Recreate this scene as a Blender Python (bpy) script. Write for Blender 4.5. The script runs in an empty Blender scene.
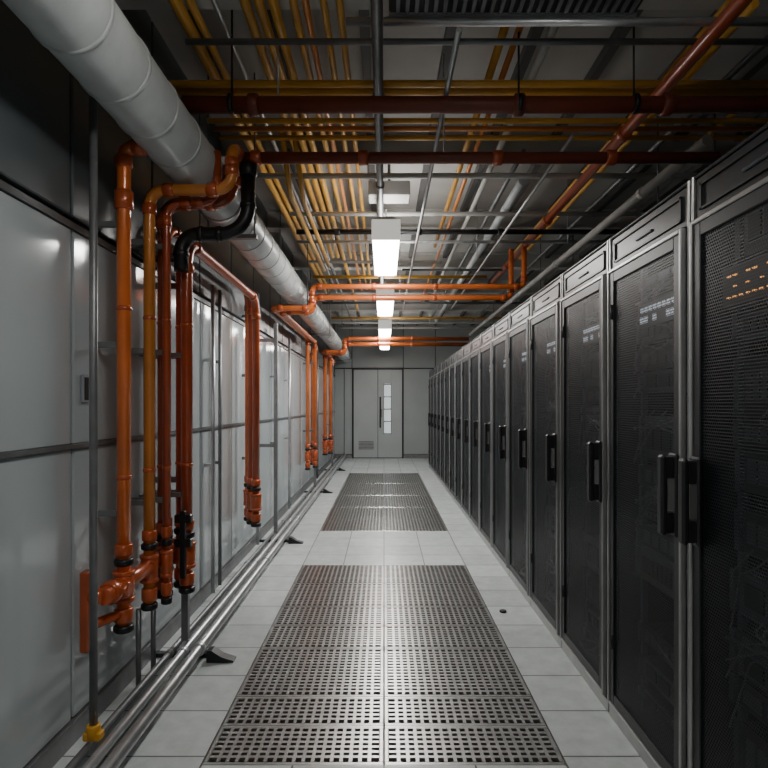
import bpy, math, random
from mathutils import Vector, Matrix
random.seed(4)
H=1.3; F=597.0

# ------------------------------------------------------------------ materials
def new_mat(name):
    m=bpy.data.materials.new(name); m.use_nodes=True
    return m, m.node_tree.nodes, m.node_tree.links, m.node_tree.nodes["Principled BSDF"]
def pbr(name,col,rough=.5,metal=0.,var=.15,scale=6.,bump=0.,bscale=60.,spec=.5,coat=0.):
    m,n,l,b=new_mat(name)
    tc=n.new("ShaderNodeTexCoord"); nz=n.new("ShaderNodeTexNoise")
    nz.inputs["Scale"].default_value=scale; nz.inputs["Detail"].default_value=5
    l.new(tc.outputs["Object"],nz.inputs["Vector"])
    r=n.new("ShaderNodeValToRGB")
    r.color_ramp.elements[0].position=.3; r.color_ramp.elements[1].position=.7
    c0=[max(0,c*(1-var)) for c in col]; c1=[min(1,c*(1+var)) for c in col]
    r.color_ramp.elements[0].color=(*c0,1); r.color_ramp.elements[1].color=(*c1,1)
    l.new(nz.outputs["Fac"],r.inputs["Fac"]); l.new(r.outputs["Color"],b.inputs["Base Color"])
    b.inputs["Roughness"].default_value=rough; b.inputs["Metallic"].default_value=metal
    b.inputs["Specular IOR Level"].default_value=spec
    b.inputs["Coat Weight"].default_value=coat
    if bump>0:
        n2=n.new("ShaderNodeTexNoise"); n2.inputs["Scale"].default_value=bscale
        l.new(tc.outputs["Object"],n2.inputs["Vector"])
        bp=n.new("ShaderNodeBump"); bp.inputs["Strength"].default_value=bump; bp.inputs["Distance"].default_value=.01
        l.new(n2.outputs["Fac"],bp.inputs["Height"]); l.new(bp.outputs["Normal"],b.inputs["Normal"])
    return m
def emis(name,col,s):
    m,n,l,b=new_mat(name)
    b.inputs["Base Color"].default_value=(*col,1)
    b.inputs["Emission Color"].default_value=(*col,1); b.inputs["Emission Strength"].default_value=s
    return m
def mnode(n,l,op,a,bv=None,c=None):
    x=n.new("ShaderNodeMath"); x.operation=op
    for i,v in enumerate((a,bv,c)):
        if v is None: continue
        if isinstance(v,(int,float)): x.inputs[i].default_value=v
        else: l.new(v,x.inputs[i])
    return x.outputs[0]

M_ORANGE=pbr("orange_pipe_paint",(.72,.165,.032),.28,.15,.2,5,coat=.5)
M_BRICK=pbr("brick_red_pipe_paint",(.42,.075,.022),.30,.1,.2,5,coat=.4)
M_DRED=pbr("dark_red_pipe_paint",(.17,.036,.02),.42,0,.2,5)
M_COPPER=pbr("red_fitting_paint",(.50,.095,.024),.28,.15,.2,9,coat=.5)
M_YEL=pbr("ochre_conduit_paint",(.66,.34,.045),.38,0,.2,4)
M_AMBER=pbr("amber_pipe_paint",(.66,.23,.04),.34,.1,.2,4,coat=.3)
M_STEEL=pbr("galvanised_steel",(.56,.57,.58),.33,.8,.12,12)
M_DSTEEL=pbr("dull_strut_steel",(.22,.225,.23),.42,.6,.15,12)
M_LAG=pbr("white_pipe_insulation",(.54,.57,.575),.32,.05,.14,5,bump=.2,bscale=18)
M_BLACK=pbr("black_rubber",(.010,.010,.011),.38,0,.2,8)
M_DARK=pbr("dark_steel_paint",(.016,.017,.019),.4,.3,.2,8)
M_RFRAME=pbr("rack_frame_aluminium",(.36,.36,.36),.34,.8,.1,10)
M_RDARK=pbr("rack_black_powdercoat",(.006,.007,.009),.42,.1,.2,14)
M_HEAD=pbr("rack_header_graphite",(.012,.014,.017),.36,.1,.15,10,spec=.35)
M_SRV=pbr("server_face_dark",(.009,.011,.013),.45,.4,.4,20)
M_SRV2=pbr("server_face_grey",(.06,.067,.078),.42,.5,.3,20)
M_CAB=pbr("patch_cable_grey",(.08,.086,.097),.6,0,.3,20)
M_LED=emis("status_led_amber",(1,.42,.10),1.0)
M_DISP=emis("rack_status_strip",(.75,.85,.95),.30)
M_WALL=pbr("white_wall_panel_enamel",(.46,.51,.53),.11,0,.06,1.3,spec=.7)
M_WALLD=pbr("grey_upper_wall_panel",(.11,.13,.14),.3,0,.14,1.3)
M_SEAM=pbr("panel_seam_gasket",(.02,.021,.022),.6)
M_CEIL=pbr("ceiling_deck_paint",(.46,.45,.425),.7,0,.15,1.5)
M_CBEAM=pbr("ceiling_beam_paint",(.54,.53,.505),.6,0,.12,3)
M_CDARK=pbr("ceiling_dark_joist",(.09,.09,.088),.6,0,.2,3)
M_BACK=pbr("end_wall_panel",(.36,.385,.385),.35,0,.05,2)
M_DOOR=pbr("door_enamel",(.43,.455,.455),.3,0,.04,2)
M_SUB=pbr("subfloor_shade",(.006,.006,.006),.9)  # shade below the grates is put into this near-black subfloor colour
M_GRATE=pbr("perforated_aluminium",(.37,.368,.36),.28,.85,.14,16)
M_WHITE=pbr("fixture_white_enamel",(.72,.72,.70),.4)
M_LENS=emis("fluorescent_lens",(1.0,.98,.93),19)
M_CAP=emis("glow_end_cap",(1.0,.97,.92),.5)  # weak glow added so the fixture end caps look lit
M_LABEL=pbr("label_grey",(.3,.32,.36),.5)
M_YCL=pbr("yellow_clamp",(.6,.3,.02),.45)
M_GLASS=emis("lit_door_glass",(.75,.82,.85),.5)

# white raised floor tiles
def floor_mat():
    m,n,l,b=new_mat("raised_floor_tile")
    tc=n.new("ShaderNodeTexCoord"); sp=n.new("ShaderNodeSeparateXYZ")
    l.new(tc.outputs["Object"],sp.inputs[0])
    def seam(o,off,p):
        a=mnode(n,l,'SUBTRACT',o,off); a=mnode(n,l,'DIVIDE',a,p); f=mnode(n,l,'FRACT',a)
        f=mnode(n,l,'SUBTRACT',f,.5); f=mnode(n,l,'ABSOLUTE',f); 
        return mnode(n,l,'GREATER_THAN',f,.5-.0038/p), mnode(n,l,'FLOOR',a)
    sx,ix=seam(sp.outputs["X"],0,.33); sy,iy=seam(sp.outputs["Y"],4.85,.33)
    s=mnode(n,l,'MAXIMUM',sx,sy)
    cb=n.new("ShaderNodeCombineXYZ"); l.new(ix,cb.inputs[0]); l.new(iy,cb.inputs[1])
    wn=n.new("ShaderNodeTexWhiteNoise"); wn.noise_dimensions='2D'; l.new(cb.outputs[0],wn.inputs["Vector"])
    nz=n.new("ShaderNodeTexNoise"); nz.inputs["Scale"].default_value=9; nz.inputs["Detail"].default_value=8
    nz.inputs["Roughness"].default_value=.65
    l.new(tc.outputs["Object"],nz.inputs["Vector"])
    v=mnode(n,l,'MULTIPLY',nz.outputs["Fac"],.42); v=mnode(n,l,'MULTIPLY_ADD',wn.outputs["Value"],.10,v)
    v=mnode(n,l,'ADD',v,.27)
    mx=n.new("ShaderNodeMix"); mx.data_type='RGBA'
    cc=n.new("ShaderNodeCombineColor"); l.new(mnode(n,l,'MULTIPLY',v,.93),cc.inputs[0]); l.new(v,cc.inputs[1]); l.new(mnode(n,l,'MULTIPLY',v,1.0),cc.inputs[2])
    l.new(s,mx.inputs["Factor"]); l.new(cc.outputs[0],mx.inputs["A"]); mx.inputs["B"].default_value=(.10,.10,.098,1)
    l.new(mx.outputs["Result"],b.inputs["Base Color"])
    b.inputs["Roughness"].default_value=.32
    bp=n.new("ShaderNodeBump"); bp.inputs["Strength"].default_value=.3; bp.inputs["Distance"].default_value=.004; bp.invert=True
    l.new(s,bp.inputs["Height"]); l.new(bp.outputs["Normal"],b.inputs["Normal"])
    return m
M_FLOOR=floor_mat()

def mesh_door_mat():
    m,n,l,b=new_mat("perforated_rack_door")
    out=n["Material Output"]
    tc=n.new("ShaderNodeTexCoord"); sp=n.new("ShaderNodeSeparateXYZ"); l.new(tc.outputs["Object"],sp.inputs[0])
    p=.0105
    zr=mnode(n,l,'DIVIDE',sp.outputs["Z"],p*.87); zi=mnode(n,l,'FLOOR',zr)
    par=mnode(n,l,'MULTIPLY',mnode(n,l,'FLOORED_MODULO',zi,2),.5)
    yr=mnode(n,l,'ADD',mnode(n,l,'DIVIDE',sp.outputs["Y"],p),par)
    fy=mnode(n,l,'SUBTRACT',mnode(n,l,'FRACT',yr),.5); fz=mnode(n,l,'SUBTRACT',mnode(n,l,'FRACT',zr),.5)
    d=mnode(n,l,'ADD',mnode(n,l,'MULTIPLY',fy,fy),mnode(n,l,'MULTIPLY',fz,fz))
    hole=mnode(n,l,'LESS_THAN',d,.155)
    tr=n.new("ShaderNodeBsdfTransparent"); mx=n.new("ShaderNodeMixShader")
    l.new(hole,mx.inputs[0]); l.new(b.outputs[0],mx.inputs[1]); l.new(tr.outputs[0],mx.inputs[2])
    l.new(mx.outputs[0],out.inputs["Surface"])
    b.inputs["Base Color"].default_value=(.012,.0145,.018,1); b.inputs["Roughness"].default_value=.4; b.inputs["Specular IOR Level"].default_value=.35
    return m
M_PERF=mesh_door_mat()

# ------------------------------------------------------------------ mesh builder
class MB:
    def __init__(s): s.v=[]; s.f=[]; s.m=[]; s.sm=[]; s.mats=[]
    def mi(s,mat):
        if mat not in s.mats: s.mats.append(mat)
        return s.mats.index(mat)
    def box(s,x0,x1,y0,y1,z0,z1,mat):
        i=len(s.v); k=s.mi(mat)
        s.v+=[(x,y,z) for z in (z0,z1) for y in (y0,y1) for x in (x0,x1)]
        for f in ((0,2,3,1),(4,5,7,6),(0,1,5,4),(2,6,7,3),(0,4,6,2),(1,3,7,5)):
            s.f.append([i+a for a in f]); s.m.append(k); s.sm.append(False)
    def bbox(s,x0,x1,y0,y1,z0,z1,mat,ch=.004):
        """box with chamfered edges"""
        k=s.mi(mat)
        c=[(x0,x1),(y0,y1),(z0,z1)]
        idx={}
        for ax in range(3):
            for sx in (0,1):
                for sy in (0,1):
                    for sz in (0,1):
                        sg=(sx,sy,sz); p=[]
                        for a in range(3):
                            val=c[a][sg[a]]
                            if a!=ax: val+= ch if sg[a]==0 else -ch
                            p.append(val)
                        idx[(ax,sg)]=len(s.v); s.v.append(tuple(p))
        def add(fl): s.f.append(fl); s.m.append(k); s.sm.append(False)
        for ax in range(3):
            o=[a for a in range(3) if a!=ax]
            for sd in (0,1):
                q=[]
                for (a,b2) in ((0,0),(1,0),(1,1),(0,1)):
                    sg=[0,0,0]; sg[ax]=sd; sg[o[0]]=a; sg[o[1]]=b2; q.append(idx[(ax,tuple(sg))])
                add(q)
        for a in range(3):
            o=[b for b in range(3) if b!=a]
            for u in (0,1):
                for w in (0,1):
                    s0=[0,0,0]; s1=[0,0,0]; s0[o[0]]=s1[o[0]]=u; s0[o[1]]=s1[o[1]]=w; s1[a]=1
                    add([idx[(o[0],tuple(s0))],idx[(o[0],tuple(s1))],idx[(o[1],tuple(s1))],idx[(o[1],tuple(s0))]])
        for sx in (0,1):
            for sy in (0,1):
                for sz in (0,1): add([idx[(a,(sx,sy,sz))] for a in range(3)])
    def prism(s,poly,axis,a0,a1,mat):
        i=len(s.v); k=s.mi(mat); n=len(poly)
        for a in (a0,a1):
            for (u,w) in poly:
                p=[u,w]; p.insert(axis,a); s.v.append(tuple(p))
        s.f.append([i+j for j in range(n)][::-1]); s.m.append(k); s.sm.append(False)
        s.f.append([i+n+j for j in range(n)]); s.m.append(k); s.sm.append(False)
        for j in range(n):
            s.f.append([i+j,i+(j+1)%n,i+n+(j+1)%n,i+n+j]); s.m.append(k); s.sm.append(False)
    def sweep(s,pts,rads,mat,seg=14,cap=True):
        pts=[Vector(p) for p in pts]; k=s.mi(mat); n=len(pts); base=len(s.v)
        tang=[]
        for i in range(n):
            a=pts[max(0,i-1)]; b=pts[min(n-1,i+1)]; t=(b-a)
            if t.length<1e-9: t=tang[-1] if tang else Vector((0,0,1))
            tang.append(t.normalized())
        up=Vector((0,0,1)) if abs(tang[0].z)<.9 else Vector((1,0,0))
        nrm=tang[0].cross(up).normalized()
        for i in range(n):
            t=tang[i]; nrm=(nrm-t*nrm.dot(t)).normalized(); bn=t.cross(nrm)
            for j in range(seg):
                a=2*math.pi*j/seg
                s.v.append(tuple(pts[i]+(nrm*math.cos(a)+bn*math.sin(a))*rads[i]))
        for i in range(n-1):
            for j in range(seg):
                s.f.append([base+i*seg+j,base+i*seg+(j+1)%seg,base+(i+1)*seg+(j+1)%seg,base+(i+1)*seg+j])
                s.m.append(k); s.sm.append(True)
        if cap:
            s.f.append([base+j for j in range(seg)][::-1]); s.m.append(k); s.sm.append(False)
            e=base+(n-1)*seg; s.f.append([e+j for j in range(seg)]); s.m.append(k); s.sm.append(False)
    def cyl(s,p0,p1,r,mat,seg=16):
        s.sweep([p0,p1],[r,r],mat,seg)
    def ring(s,p,axis,r,ln,mat,seg=18,ch=.15):
        p=Vector(p); a=Vector(axis).normalized()
        c=min(ln*.2,r*ch)
        s.sweep([p-a*ln/2,p-a*(ln/2-c),p+a*(ln/2-c),p+a*ln/2],[r-c,r,r,r-c],mat,seg)
    def pipe(s,pts,r,mat,fil=.08,seg=14,collars=None,cr=1.28,cl=.05):
        pts=[Vector(p) for p in pts]; out=[pts[0]]; cps=[]
        for i in range(1,len(pts)-1):
            a,b,c=pts[i-1],pts[i],pts[i+1]
            d1=(a-b); d2=(c-b); f=min(fil,d1.length*.49,d2.length*.49)
            d1.normalize(); d2.normalize()
            p0=b+d1*f; p2=b+d2*f
            N=8
            cen=b+(d1+d2)*f if abs(d1.dot(d2))<.05 else None
            for q in range(N+1):
                t=q/N
                if cen is not None:
                    an=t*math.pi/2; out.append(cen-d2*f*math.cos(an)-d1*f*math.sin(an))
                else: out.append(p0*(1-t)**2+b*2*t*(1-t)+p2*t*t)
            cps.append((p0,d1)); cps.append((p2,d2))
        out.append(pts[-1])
        s.sweep(out,[r]*len(out),mat,seg)
        if collars:
            for p,d in cps: s.ring(p+d*cl*.3,d,r*cr,cl,collars,seg+4)
    def obj(s,name,loc=(0,0,0),parent=None):
        me=bpy.data.meshes.new(name); me.from_pydata(s.v,[],s.f)
        for m in s.mats: me.materials.append(m)
        me.polygons.foreach_set("material_index",s.m); me.polygons.foreach_set("use_smooth",s.sm)
        me.update()
        import bmesh
        bm=bmesh.new(); bm.from_mesh(me); bmesh.ops.recalc_face_normals(bm,faces=bm.faces); bm.to_mesh(me); bm.free()
        o=bpy.data.objects.new(name,me); o.location=loc
        bpy.context.scene.collection.objects.link(o)
        if parent: o.parent=parent
        return o
def dup(o,name,loc):
    n=bpy.data.objects.new(name,o.data); n.location=loc
    bpy.context.scene.collection.objects.link(n); return n

XL=-1.2; XR=2.7; DB=14.6; DF=-3.5; ZC=3.3; Y0=DF+.05
# ------------------------------------------------------------------ floor
rowsA=[2.155,2.42,2.66,3.19,3.52,3.85,4.35,4.85]
rowsB=[6.16,6.82,7.6,8.6,9.9,11.4]
b=MB()
fl=lambda x0,x1,y0,y1:b.box(x0,x1,y0,y1,-.04,0,M_FLOOR)
fl(XL-.1,-.66,DF,DB); fl(.66,XR,DF,DB); fl(-.66,.66,DF,rowsA[0]); fl(-.66,.66,rowsA[-1],rowsB[0]); fl(-.66,.66,rowsB[-1],DB)
b.box(XL-.1,XR,DF,DB,-.35,-.3,M_SUB); b.obj("floor")
def grate(x0,x1,y0,y1):
    g=MB(); z0,z1=-.03,0.002; e=.019; w=x1-x0; L=y1-y0
    g.bbox(x0+.0015,x1-.0015,y0+.0015,y0+e,z0,z1,M_GRATE,.003); g.bbox(x0+.0015,x1-.0015,y1-e,y1-.0015,z0,z1,M_GRATE,.003)
    g.bbox(x0+.0015,x0+e,y0+e,y1-e,z0,z1,M_GRATE,.003); g.bbox(x1-e,x1-.0015,y0+e,y1-e,z0,z1,M_GRATE,.003)
    nx=18; px=(w-2*e)/nx; ny=max(3,round((L-2*e)/.033)); py=(L-2*e)/ny
    for i in range(1,nx): 
        c=x0+e+i*px; g.box(c-.0065,c+.0065,y0+e,y1-e,z1-.012,z1,M_GRATE)
    for j in range(1,ny):
        c=y0+e+j*py; g.box(x0+e,x1-e,c-.0075,c+.0075,z1-.0115,z1-.0005,M_GRATE)
    g.obj("perforated_floor_panel")
for R in (rowsA,rowsB):
    for i in range(len(R)-1):
        grate(-.66,0,R[i],R[i+1]); grate(0,.66,R[i],R[i+1])

# ------------------------------------------------------------------ walls
b=MB()
b.box(XL-.12,XL-.03,DF,DB,-.04,ZC,M_SEAM)
y=2.3-.8*7
while y<DB:
    y1=min(y+.8,DB); g=.009
    if y1>DF:
        ya=max(y,DF)
        b.bbox(XL-.04,XL,ya+g,y1-g,.09,1.132,M_WALL,.005)
        b.bbox(XL-.04,XL,ya+g,y1-g,1.148,1.975,M_WALL,.005)
        b.bbox(XL-.04,XL-.003,ya+g,y1-g,2.03,2.62,M_WALLD,.005)
        b.bbox(XL-.04,XL-.003,ya+g,y1-g,2.635,ZC,M_WALLD,.005)
    y+=.8
b.obj("wall_left")
b=MB(); b.box(XL-.005,XL+.012,DF,DB,1.132,1.148,M_DSTEEL); b.box(XL-.03,XL+.01,DF,DB,1.975,2.0,M_DSTEEL); b.obj("trim_1")
b=MB(); b.box(XL-.04,XL+.012,DF,DB,0,.085,M_DSTEEL); b.obj("baseboard_left")
b=MB(); b.box(XR,XR+.1,DF,DB,-.04,ZC,M_WALLD); b.obj("wall_right")
b=MB(); b.box(XL-.12,XR+.1,DF-.1,DF,-.04,ZC,M_WALLD); b.obj("wall_front")
b=MB()
b.box(XL-.12,-.78,DB+.02,DB+.12,-.04,ZC,M_SEAM); b.box(.48,XR+.1,DB+.02,DB+.12,-.04,ZC,M_SEAM); b.box(-.78,.48,DB+.02,DB+.12,2.205,ZC,M_SEAM)
for xa,xb in ((-1.2,-.98),(-.965,-.78),(.48,1.25),(1.265,2.0),(2.015,2.7)):
    b.bbox(xa,xb,DB-.02,DB+.03,.10,2.18,M_BACK,.004)
for xa,xb in ((-1.2,-.79),(-.775,.465),(.48,1.25),(1.265,2.7)):
    b.bbox(xa,xb,DB-.02,DB+.03,2.21,ZC,M_BACK,.004)
b.obj("wall_back")
b=MB(); b.box(XL,-.78,DB-.03,DB+.02,0,.09,M_DSTEEL); b.box(.48,XR,DB-.03,DB+.02,0,.09,M_DSTEEL); b.obj("baseboard_back")
b=MB()
b.box(-.775,-.745,DB-.05,DB+.02,0,2.2,M_DARK); b.box(.445,.475,DB-.05,DB+.02,0,2.2,M_DARK); b.box(-.745,.445,DB-.05,DB+.02,2.165,2.2,M_DARK)
b.bbox(-.74,-.155,DB-.035,DB+.01,.02,2.16,M_DOOR,.004)
b.bbox(-.145,.0,DB-.035,DB+.01,.02,2.16,M_DOOR,.004); b.bbox(.17,.44,DB-.035,DB+.01,.02,2.16,M_DOOR,.004)
b.box(.0,.17,DB-.034,DB+.01,.02,.6,M_DOOR); b.box(.0,.17,DB-.034,DB+.01,1.82,2.16,M_DOOR)
b.box(.0,.17,DB-.01,DB,.6,1.82,M_GLASS)
for z in (.6,.9,1.2,1.5,1.8): b.box(.0,.17,DB-.02,DB-.008,z-.012,z+.012,M_DSTEEL)
b.box(-.01,.005,DB-.042,DB-.03,.58,1.84,M_DSTEEL); b.box(.165,.18,DB-.042,DB-.03,.58,1.84,M_DSTEEL)
b.cyl((-.09,DB-.09,.75),(-.09,DB-.09,1.5),.018,M_BLACK); b.box(-.1,-.08,DB-.09,DB-.03,.8,.83,M_BLACK); b.box(-.1,-.08,DB-.09,DB-.03,1.42,1.45,M_BLACK)
for i in range(6): b.box(-.62,-.25,DB-.042,DB-.03,.22+.035*i,.24+.035*i,M_DSTEEL)
b.box(-.08,-.04,DB-.045,DB-.03,1.0,1.2,M_DSTEEL)
b.obj("door_1")

# ------------------------------------------------------------------ ceiling
b=MB(); b.box(XL-.12,XR+.1,DF,DB+.1,ZC,ZC+.1,M_CEIL); b.obj("ceiling")
b=MB()
y=.9
while y<DB:
    b.box(XL,XR,y-.07,y+.07,ZC-.20,ZC-.185,M_CBEAM); b.box(XL,XR,y-.008,y+.008,ZC-.185,ZC-.015,M_CBEAM); b.box(XL,XR,y-.07,y+.07,ZC-.015,ZC-.001,M_CBEAM)
    y+=1.75
b.obj("ceiling_i_beam")
b=MB()
for x in [-1.0,-.55,-.1,.35,.8,1.25,1.7,2.15,2.6]:
    b.box(x-.025,x+.025,DF,DB,ZC-.06,ZC-.002,M_CDARK)
b.obj("ceiling_joist")

# ------------------------------------------------------------------ server racks
W=.655
def rack(handle_far=False,seed=0):
    rnd=random.Random(seed); r=MB(); D=1.05
    r.box(.03,D,0,.012,.02,1.99,M_RDARK); r.box(.03,D,W-.012,W,.02,1.99,M_RDARK)
    r.box(.03,D,.012,W-.012,1.975,1.99,M_RDARK); r.box(D-.012,D,.012,W-.012,.02,1.975,M_RDARK)
    r.box(.02,D,.012,W-.012,.0,.04,M_RDARK)
    r.bbox(.0,.03,0,W,0,.05,M_RFRAME,.003)
    r.bbox(.0,.035,0,.013,.05,2.0,M_RFRAME,.003); r.bbox(.0,.035,W-.013,W,.05,2.0,M_RFRAME,.003)
    r.bbox(.002,.035,.013,W-.013,1.99,2.0,M_RDARK,.003); 
    r.bbox(.006,.03,.015,W-.015,1.862,1.988,M_HEAD,.004)
    for (ya,yb,za,zb) in ((.05,.06,1.885,1.965),(W-.06,W-.05,1.885,1.965),(.05,W-.05,1.885,1.892),(.05,W-.05,1.958,1.965)):
        r.box(.0,.008,ya,yb,za,zb,M_RDARK)
    r.bbox(-.001,.008,W*.40,W*.60,1.915,1.925,M_SRV2,.003)
    o=.019; z0,z1=.062,1.857
    r.bbox(-.016,.004,o,o+.014,z0,z1,M_RFRAME,.003); r.bbox(-.016,.004,W-o-.014,W-o,z0,z1,M_RFRAME,.003)
    r.bbox(-.016,.004,o+.014,W-o-.014,z0,z0+.014,M_RFRAME,.003); r.bbox(-.016,.004,o+.014,W-o-.014,z1-.014,z1,M_RFRAME,.003)
    i=o+.014; w=.042
    r.bbox(-.011,.004,i,i+w,z0+.014,z1-.014,M_RDARK,.003); r.bbox(-.011,.004,W-i-w,W-i,z0+.014,z1-.014,M_RDARK,.003)
    r.bbox(-.011,.004,i+w,W-i-w,z0+.014,z0+.014+w,M_RDARK,.003); r.bbox(-.011,.004,i+w,W-i-w,z1-.014-w,z1-.014,M_RDARK,.003)
    k=r.mi(M_PERF); n=len(r.v); r.v+=[(-.004,i+w,z0+.05),(-.004,W-i-w,z0+.05),(-.004,W-i-w,z1-.05),(-.004,i+w,z1-.05)]
    r.f.append([n,n+3,n+2,n+1]); r.m.append(k); r.sm.append(False)
    hy=(W-.062) if handle_far else .062
    r.bbox(-.024,-.01,hy-.027,hy+.027,.88,1.145,M_BLACK,.005)
    r.bbox(-.064,-.042,hy-.018,hy+.018,.885,1.14,M_BLACK,.007)
    r.bbox(-.046,-.02,hy-.014,hy+.014,.89,.96,M_BLACK,.004); r.bbox(-.046,-.02,hy-.014,hy+.014,1.065,1.135,M_BLACK,.004)
    for z in (.3,1.65): r.cyl((-.012,W-hy,z),(-.012,W-hy,z+.06),.006,M_RDARK,8)
    for ya in (.075,W-.095): r.box(.10,.12,ya,ya+.02,.06,1.86,M_SRV2)
    z=.12
    while z<1.78:
        h=rnd.choice([.044,.044,.088,.088,.132,.176])
        t=rnd.random(); x0=.085+rnd.random()*.02
        if t<.85:
            mat=M_SRV2 if rnd.random()<.25 else M_SRV
            r.bbox(x0,.75,.10,W-.10,z+.002,z+h-.004,mat,.003)
            r.box(x0-.012,x0,.075,.10,z+.004,z+h-.006,M_SRV2); r.box(x0-.012,x0,W-.10,W-.075,z+.004,z+h-.006,M_SRV2)
            nn=rnd.choice([4,6,8,12])
            for q in range(nn):
                yy=.115+q*(W-.23)/nn
                r.box(x0-.006,x0,yy,yy+(W-.23)/nn*.8,z+h*.25,z+h*.75,M_SRV if mat is M_SRV2 else M_SRV2)
        if rnd.random()<.4:
            for q in range(rnd.randint(3,8)):
                ya=.12+rnd.random()*.4; yb=rnd.choice([.06,W-.07]); dz=-rnd.random()*.3-.05
                zz=max(.08,z+dz)
                r.pipe([(x0,ya,z+.02),(x0-.03,ya,z-.01),(x0-.035,(ya+yb)/2,z-.05),(x0-.02,yb,zz)],.003,M_CAB,.03,5)
        z+=h+rnd.choice([0,0,.02,.044])
    if not handle_far:
        for q in range(9):
            r.box(.055,.06,.17+.036*q,.17+.036*q+.02,1.655,1.675,M_DISP)
            if rnd.random()<.7: r.box(.055,.06,.17+.036*q,.17+.036*q+.024,1.615,1.64,M_DISP)
        r.bbox(.06,.08,.15,W-.15,1.60,1.69,M_SRV,.003)
    return r
va=[rack(seed=s) for s in (1,2,3)]
near=rack(True,9)
near.bbox(.052,.08,.08,W-.08,1.58,1.70,M_SRV,.003)
for q in range(15):
    a=.11+.03*q
    near.box(.046,.052,a,a+.012,1.605,1.610,M_LED)
    if q%2: near.box(.046,.052,a,a+.010,1.635,1.639,M_LED)
    if q%3: near.box(.046,.052,a,a+.012,1.668,1.673,M_LED)
XRK=.946; P=.667
o=near.obj("server_rack",(XRK,1.855-P,0))
dup(o,"server_rack",(XRK,1.855-2*P,0))
srcs=[]
for i in range(16):
    loc=(XRK,1.855+i*P,0)
    if i<3: srcs.append(va[i].obj("server_rack",loc))
    else: dup(srcs[(i*2+1)%3],"server_rack",loc)

# ------------------------------------------------------------------ light fixtures
def fixture(y0,y1,pw,up,z=2.55,x=.015):
    f=MB(); w=.105; L0=y1-y0
    f.prism([(-w,.06),(-w,.11),(-w*.55,.15),(w*.55,.15),(w,.11),(w,.06)],1,0,L0,M_WHITE)
    f.prism([(-w*.98,.06),(-w*.98,.0),(-w*.7,-.02),(w*.7,-.02),(w*.98,.0),(w*.98,.06)],1,.012,L0-.012,M_LENS)
    f.bbox(-w-.002,w+.002,-.004,.012,-.022,.13,M_CAP,.004); f.bbox(-w-.002,w+.002,L0-.012,L0+.004,-.022,.13,M_CAP,.004)
    for yy in (.2,L0-.2): f.cyl((0,yy,.14),(0,yy,.27),.006,M_STEEL,8)
    ob=f.obj("fluorescent_light_fixture",(x,y0,z))
    for nm,e,dz,rx,sx in (("lamp",pw,-.03,0,.17),("ceiling_fill",up,.16,math.pi,.12)):  # the upward area light is an added fill that brightens the ceiling
        L=bpy.data.lights.new(nm,"AREA"); L.shape='RECTANGLE'; L.size=sx; L.size_y=L0-.05; L.energy=e; L.color=(1,.985,.95)
        lo=bpy.data.objects.new(nm,L); lo.location=(0,L0/2,dz); lo.rotation_euler=(rx,0,0); lo.parent=ob
        bpy.context.scene.collection.objects.link(lo)
for a,bb,pw,up in ((4.44,5.70,38,10),(7.05,8.3,34,9),(9.65,10.9,22,7),(12.2,13.3,11,4),(.3,1.5,2.5,4),(-2.6,-1.4,2,2)):  # final pair: unseen fixtures added to light the near end
    fixture(a,bb,pw,up)

# ------------------------------------------------------------------ insulated duct along left wall
b=MB(); DX,DZ,DR=-.92,2.456,.125
b.cyl((DX,DF+.02,DZ),(DX,DB-.04,DZ),DR,M_LAG,36)
y=.35
while y<DB-.1:
    b.ring((DX,y,DZ),(0,1,0),DR+.005,.018,M_LAG,36,.03); y+=.28
for y in (3.35,6.4,9.2,12): b.ring((DX,y,DZ),(0,1,0),DR+.009,.04,M_STEEL,36,.03)
b.obj("insulated_duct_pipe")
b=MB()
for y in (1.2,3.6,6.1,8.6,11.1,13.6):
    b.cyl((DX-.14,y,DZ-.15),(DX-.14,y,ZC),.005,M_DSTEEL,8); b.cyl((DX+.14,y,DZ-.15),(DX+.14,y,ZC),.005,M_DSTEEL,8)
    b.box(DX-.155,DX+.155,y-.02,y+.02,DZ-DR-.03,DZ-DR-.006,M_DSTEEL)
b.obj("duct_hanger")

# ------------------------------------------------------------------ orange risers
def bottom(b,x,y,r,mat=M_COPPER,z=.36):
    b.ring((x,y,z+.015),(0,0,1),r*1.45,.03,M_BLACK); b.ring((x,y,z+.07),(0,0,1),r*1.35,.06,mat)
    b.ring((x,y,z+.19),(0,0,1),r*1.5,.10,mat); b.ring((x,y,z+.245),(0,0,1),r*1.65,.02,mat)
    b.ring((x,y,z+.135),(0,0,1),r*1.6,.02,mat)
    b.ring((x,y,z+.29),(0,0,1),r*1.4,.03,M_BLACK); b.ring((x,y,z+.34),(0,0,1),r*1.3,.05,mat)
def riser(pts,r,mat,cmat,fil=.1,bot=True):
    b=MB(); b.pipe(pts,r,mat,fil,16,cmat,1.25,.05)
    if bot: bottom(b,pts[0][0],pts[0][1],r)
    for z in (1.0,1.7): b.ring((pts[0][0],pts[0][1],z),(0,0,1),r*1.12,.02,cmat)
    for z in (.85,1.55,2.05):
        if pts[1][2]>z+.05:
            b.box(XL+.001,pts[0][0],pts[0][1]-.008,pts[0][1]+.008,z-.012,z+.012,M_DSTEEL)
    return b
X1=-1.08; ZU=2.28
b=riser([(X1,2.48,.36),(X1,2.48,2.37),(-.985,2.48,2.37)],.028,M_ORANGE,M_COPPER,fil=.075)
b.ring((X1,2.48,2.15),(0,0,1),.038,.08,M_COPPER)
b.pipe([(X1,2.30,.56),(X1,2.93,.56)],.033,M_COPPER); b.ring((X1,2.36,.56),(0,1,0),.045,.05,M_COPPER)
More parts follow.
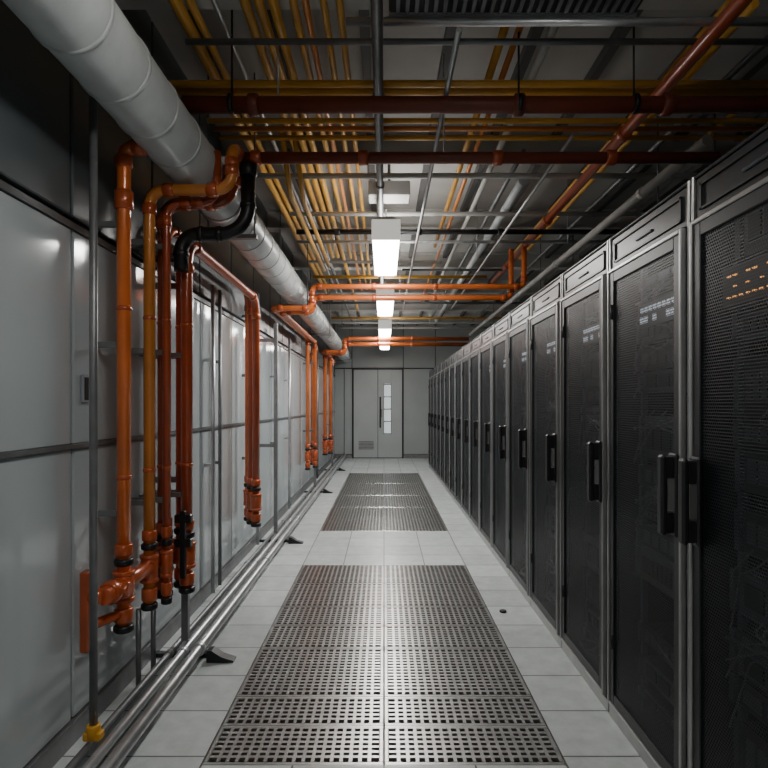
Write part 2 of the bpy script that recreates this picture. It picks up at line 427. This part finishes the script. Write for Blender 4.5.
b.bbox(-1.165,-1.13,2.28,2.33,.35,.66,M_COPPER,.006); b.pipe([(-1.15,2.31,.56),(X1,2.31,.56)],.030,M_COPPER); b.pipe([(-1.15,2.31,.44),(X1,2.48,.44)],.02,M_COPPER)
b.ring((X1+.03,2.40,.56),(1,0,0),.03,.06,M_COPPER); b.obj("orange_riser_pipe")
b=riser([(X1,2.75,.36),(X1,2.75,ZU+.01),(-.70,2.75,ZU+.01),(-.70,2.75,2.5),(-.70,2.9,2.5)],.026,M_AMBER,M_COPPER,fil=.075); b.obj("orange_riser_pipe")
b=riser([(X1,2.93,.36),(X1,2.93,ZU+.01),(-.745,2.93,ZU+.01),(-.745,2.93,2.5)],.030,M_BRICK,M_COPPER,fil=.09); b.ring((-.745,2.93,2.42),(0,0,1),.048,.10,M_COPPER); b.obj("orange_riser_pipe")
b=riser([(X1+.05,2.83,.36),(X1+.05,2.83,ZU-.02),(-.79,2.83,ZU-.02),(-.79,2.83,2.5)],.018,M_BRICK,M_COPPER,fil=.075); b.obj("orange_riser_pipe")
for k,(x,ya,yb,z,r,m) in enumerate(((-1.11,3.05,4.86,2.22,.022,M_ORANGE),(-1.05,3.09,4.72,2.17,.026,M_BRICK),(-.99,3.0,4.62,2.12,.028,M_BRICK))):
    b=riser([(x,ya,.36),(x,ya,z),(x,yb,z),(x,yb,.36)],r,m,M_COPPER,fil=.12); bottom(b,x,yb,r); b.obj("orange_pipe_loop")
b=riser([(-1.10,5.05,.36),(-1.10,5.05,2.2),(-1.10,4.95,2.2)],.014,M_YEL,M_YEL,fil=.1,bot=False); b.obj("yellow_riser_pipe")
b=MB(); b.pipe([(-.985,2.9,1.95),(-.985,2.9,2.13),(-.66,2.9,2.13),(-.66,2.9,2.42)],.034,M_BLACK,.13,18,M_BLACK,1.15,.03); b.ring((-.66,2.9,2.44),(0,0,1),.044,.06,M_DARK); b.obj("black_hose")
b=MB()
for z in (.62,.74): b.bbox(-1.03,-.95,2.93,2.97,z-.02,z+.02,M_BLACK,.004)
b.bbox(-1.0,-.975,2.92,2.95,.45,.78,M_DARK,.004); b.obj("pipe_bracket")
def crossgroup(yc,zc,yd,xr,rr,up=None):
    for j in range(2):
        b=MB(); z=zc-j*.085; y=yc+j*.12; x=X1+.07*j; xv=-.70
        pts=[(xr,y,z),(xv,y,z)]
        pts+=[(xv,y,ZU-.04),(x,y,ZU-.04)] if j==0 else [(xv,y,ZU-.06),(x,y,ZU-.06)]
        pts+=[(x,yd+j*.3,pts[-1][2]),(x,yd+j*.3,.38)]
        if up: pts=[(xr-j*.1,y,up)]+[(xr-j*.1,y,z)]+pts[1:]
        b.pipe(pts,rr,M_ORANGE,.055,16,M_COPPER,1.3,.05); bottom(b,x,yd+j*.3,rr,z=.38)
        for q in (.3,.9): b.ring((q-.4,y,z),(1,0,0),rr*1.25,.04,M_COPPER)
        b.obj("orange_cross_pipe")
crossgroup(5.80,2.45,8.45,1.36,.026,2.84)
crossgroup(10.55,2.47,10.95,1.5,.034,None)
for (x,y) in ((-1.1,9.2),(-1.04,11.9),(-1.1,12.4)):
    b=MB(); b.pipe([(x,y,.38),(x,y,2.2),(x,y+.6,2.2)],.028,M_ORANGE,.1,14,M_COPPER); bottom(b,x,y,.028,z=.38); b.obj("orange_riser_pipe")

# ------------------------------------------------------------------ overhead runs
def cross(name,z,ypx,x0,x1,r,mat,collar=None,cols=()):
    d=(z-H)*F/(405-ypx); b=MB(); b.pipe([(x0,d,z),(x1,d,z)],r,mat,seg=14)
    for c in cols: b.ring((c,d,z),(1,0,0),r*1.3,.05,collar or mat)
    return b.obj(name)
def run(name,k,z,y0,y1,r,mat,cols=()):
    x=k*(z-H); b=MB(); b.pipe([(x,y0,z),(x,y1,z)],r,mat,seg=12)
    for c in cols: b.ring((x,c,z),(0,1,0),r*1.3,.05,mat)
    return b.obj(name)
cross("red_header_pipe",2.5,158,-.74,1.62,.028,M_DRED,M_BRICK,(-.62,-.1,.55,1.1))
cross("red_header_pipe",2.68,105,-.92,2.3,.038,M_DRED,M_DRED,(-.6,.62,1.3))
b=MB()
for x in (-.70,.62,1.15): b.cyl((x,2.75,2.66),(x,2.75,ZC),.005,M_DARK,8); b.ring((x,2.736,2.68),(1,0,0),.045,.022,M_DARK)
b.obj("pipe_support_clamp")
for z,yp in ((2.925,84),(2.93,92)): cross("yellow_cross_conduit",z,yp,-1.1,2.5,.018,M_YEL)
for z,yp,m in ((2.91,121,M_YEL),(2.92,129,M_AMBER),(2.92,138,M_YEL)): cross("yellow_cross_conduit",z,yp,-1.0,2.4,.015,m)
cross("steel_strut",2.90,22,-.16,2.6,.017,M_STEEL)
cross("steel_strut",2.95,42,-.9,2.6,.014,M_DSTEEL)
cross("steel_conduit",2.93,176,-.9,2.4,.02,M_CBEAM)
cross("black_cross_pipe",2.785,232,-.75,2.2,.022,M_BLACK,M_DARK,(-.4,.3,1))
cross("steel_conduit",2.795,242,-.8,2.2,.014,M_STEEL)
cross("steel_conduit",2.92,214,-.8,2.2,.018,M_CBEAM)
cross("steel_conduit",2.79,270,.2,1.3,.014,M_DSTEEL)
cross("steel_conduit",2.79,262,-.8,.6,.016,M_CBEAM)
cross("yellow_cross_conduit",2.92,277,-.9,1.3,.02,M_YEL)
cross("steel_conduit",2.79,303,-.9,2.2,.018,M_DSTEEL)
cross("yellow_cross_conduit",2.79,318,-.9,2.2,.02,M_YEL)
cross("steel_conduit",2.79,328,-.9,2.2,.02,M_CBEAM)
run("steel_feed_conduit",-.018,2.845,Y0,13.4,.024,M_DSTEEL,(3.0,4.2,6.1,8.8))
for k,z,m,r,y1 in ((-.516,3.0,M_YEL,.026,9),(-.48,3.02,M_YEL,.018,9),(-.345,3.04,M_YEL,.022,7),(-.31,3.04,M_YEL,.022,7),(-.275,3.04,M_YEL,.022,11),(-.225,3.03,M_YEL,.018,7),(-.195,3.03,M_AMBER,.016,9),
        (-.15,3.05,M_YEL,.016,9),(-.11,3.05,M_YEL,.016,9),(.32,3.03,M_YEL,.020,6.5),(.36,3.03,M_AMBER,.016,10),(.86,3.02,M_YEL,.018,7),(.925,3.02,M_YEL,.018,7),(1.2,3.0,M_YEL,.016,5)):
    run("yellow_conduit",k,z,Y0 if k<.2 else 2.56,y1,r,m)
for k,z,m,r,y0,y1 in ((.20,2.745,M_STEEL,.012,2.3,9),(.70,2.745,M_STEEL,.010,3.2,9),(-.42,3.0,M_STEEL,.013,Y0,9),(.45,2.99,M_CBEAM,.02,2.6,9),(1.05,3.0,M_DSTEEL,.018,1,12),(-.38,3.0,M_DSTEEL,.02,4,12),(.55,3.0,M_DSTEEL,.016,4,12)):
    run("steel_conduit",k,z,y0,y1,r,m)
run("white_drain_pipe",1.22,2.72,3.2,12,.03,M_CBEAM,(4,6,8))
run("white_drain_pipe",.62,2.99,4.5,12,.035,M_LAG,(6,9))
run("orange_sprinkler_pipe",.885,2.845,Y0,7.5,.032,M_BRICK,(2.2,3.4,5.0,6.6))
b=MB(); b.pipe([(-.62,3.6,2.98),(-.62,3.95,2.70),(-.62,6.2,2.70)],.018,M_YEL,.1); b.pipe([(-.55,3.6,2.98),(-.55,4.1,2.70),(-.55,6.0,2.70)],.016,M_YEL,.1); b.obj("yellow_conduit")
b=MB()
for x in (1.85,2.2): b.box(x-.012,x+.012,.5,12.5,2.58,2.63,M_DSTEEL)
y=.6
while y<12.4: b.box(1.85,2.2,y,y+.03,2.585,2.60,M_DSTEEL); y+=.3
for i in range(6): b.pipe([(1.89+.05*i,.5,2.613),(1.89+.05*i,12.5,2.613)],.012,M_BLACK if i%2 else M_YEL,seg=8)
for y in (1.5,4,7,10): 
    for x in (1.835,2.215): b.cyl((x,y,2.60),(x,y,ZC),.005,M_DSTEEL,6)
b.obj("cable_tray")
b=MB(); b.bbox(.02,1.05,1.95,2.5,2.93,3.18,M_DARK,.008)
for i in range(26): b.box(.05+.0385*i,.065+.0385*i,1.98,2.47,2.918,2.93,M_DSTEEL)
b.box(.02,1.05,2.48,2.51,2.918,2.935,M_STEEL); b.obj("ventilation_grille")
b=MB(); b.bbox(-.12,.2,4.55,4.75,2.90,3.01,M_CBEAM,.006); b.cyl((.04,4.65,3.01),(.04,4.65,ZC),.012,M_STEEL); b.obj("junction_box")
b=MB(); b.bbox(-.16,.16,6.3,6.5,2.88,3.01,M_DSTEEL,.006); b.cyl((0,6.4,3.01),(0,6.4,ZC),.012,M_STEEL); b.obj("junction_box")
b=MB(); b.sweep([(.05,11.6,2.60),(.05,11.6,2.575),(.05,11.6,2.55),(.05,11.6,2.53)],[.07,.07,.055,.02],M_WHITE,18); b.cyl((.05,11.6,2.6),(.05,11.6,ZC),.012,M_STEEL); b.obj("smoke_detector")
b=MB()
for (x,y) in ((-.5,2.82),(.33,3.3),(-.47,5.6),(.9,5.8),(.2,7.5),(-.5,10.5),(.8,10.5),(1.6,5.2)):
    b.cyl((x,y,2.7),(x,y,ZC),.005,M_STEEL,6)
b.obj("hanger_rod")

# ------------------------------------------------------------------ low conduits along the left wall
for x,z,r,m in ((-.93,.075,.026,M_STEEL),(-1.01,.06,.02,M_STEEL),(-1.08,.05,.016,M_DSTEEL)):
    b=MB(); b.pipe([(x,Y0,z),(x,DB-.06,z)],r,m,seg=14)
    yy=1.3
    while yy<14: b.ring((x,yy,z),(0,1,0),r*1.3,.04,m); yy+=1.7
    b.obj("floor_conduit")
for y in (3.02,5.6,8.8,11.8):
    b=MB()
    b.bbox(-1.045,-1.01,y+.055,y+.09,.085,2.08,M_DSTEEL,.003); b.box(XL+.001,-1.02,y+.06,y+.08,1.9,1.93,M_DSTEEL); b.box(XL+.001,-1.02,y+.06,y+.08,.9,.93,M_DSTEEL)
    b.box(XL+.02,-.86,y+.05,y+.09,.001,.022,M_DARK)
    b.prism([(-.895,.0),(-.76,.0),(-.76,.010),(-.82,.028),(-.87,.06),(-.895,.06)],1,y-.01,y+.05,M_DARK)
    b.obj("pipe_support_post")
def vert(x,y,z0,z1,r,m,name="vertical_conduit",foot=None,clips=True):
    b=MB(); b.cyl((x,y,z0),(x,y,z1),r,m,14)
    for z in (.9,1.6,2.2): 
        if clips and z0<z<z1: b.box(XL+.001,x,y-.006,y+.006,z-.01,z+.01,m)
    if foot: b.ring((x,y,z0+.02),(0,0,1),r*1.7,.05,foot); b.bbox(x-.032,x+.032,y-.02,y+.02,z0-.01,z0+.02,foot,.004)
    b.obj(name)
vert(-1.06,2.18,.09,2.75,.0145,M_DSTEEL,foot=M_YCL,clips=False)
vert(-1.13,2.75,.0,.36,.012,M_DSTEEL); vert(-1.12,2.9,.0,.36,.012,M_DSTEEL)
vert(-1.14,3.98,.05,2.1,.014,M_STEEL); vert(-1.14,4.15,.05,2.1,.012,M_DSTEEL)
vert(-1.13,5.35,.05,2.3,.014,M_STEEL); vert(-1.14,6.3,.05,2.1,.02,M_DSTEEL); vert(-1.14,7.2,.05,2.1,.016,M_STEEL); vert(-1.14,10.2,.05,2.1,.02,M_DSTEEL)
b=MB(); b.bbox(XL-.001,XL+.012,2.36,2.41,1.31,1.42,M_LABEL,.003); b.box(XL+.012,XL+.014,2.37,2.40,1.32,1.41,M_DARK); b.obj("wall_sensor")
b=MB(); b.ring((.747,3.75,.006),(0,0,1),.022,.012,M_DARK,20); b.obj("floor_grommet")

# ------------------------------------------------------------------ world + camera
w=bpy.data.worlds.new("world"); bpy.context.scene.world=w; w.use_nodes=True
w.node_tree.nodes["Background"].inputs[0].default_value=(.6,.65,.7,1); w.node_tree.nodes["Background"].inputs[1].default_value=.05
cam=bpy.data.cameras.new("camera"); co=bpy.data.objects.new("camera",cam); bpy.context.scene.collection.objects.link(co)
co.location=(0,0,H); co.rotation_euler=(math.radians(90),0,0); cam.lens=28.0; cam.sensor_width=36; cam.shift_y=21/768; cam.clip_start=.02
bpy.context.scene.camera=co
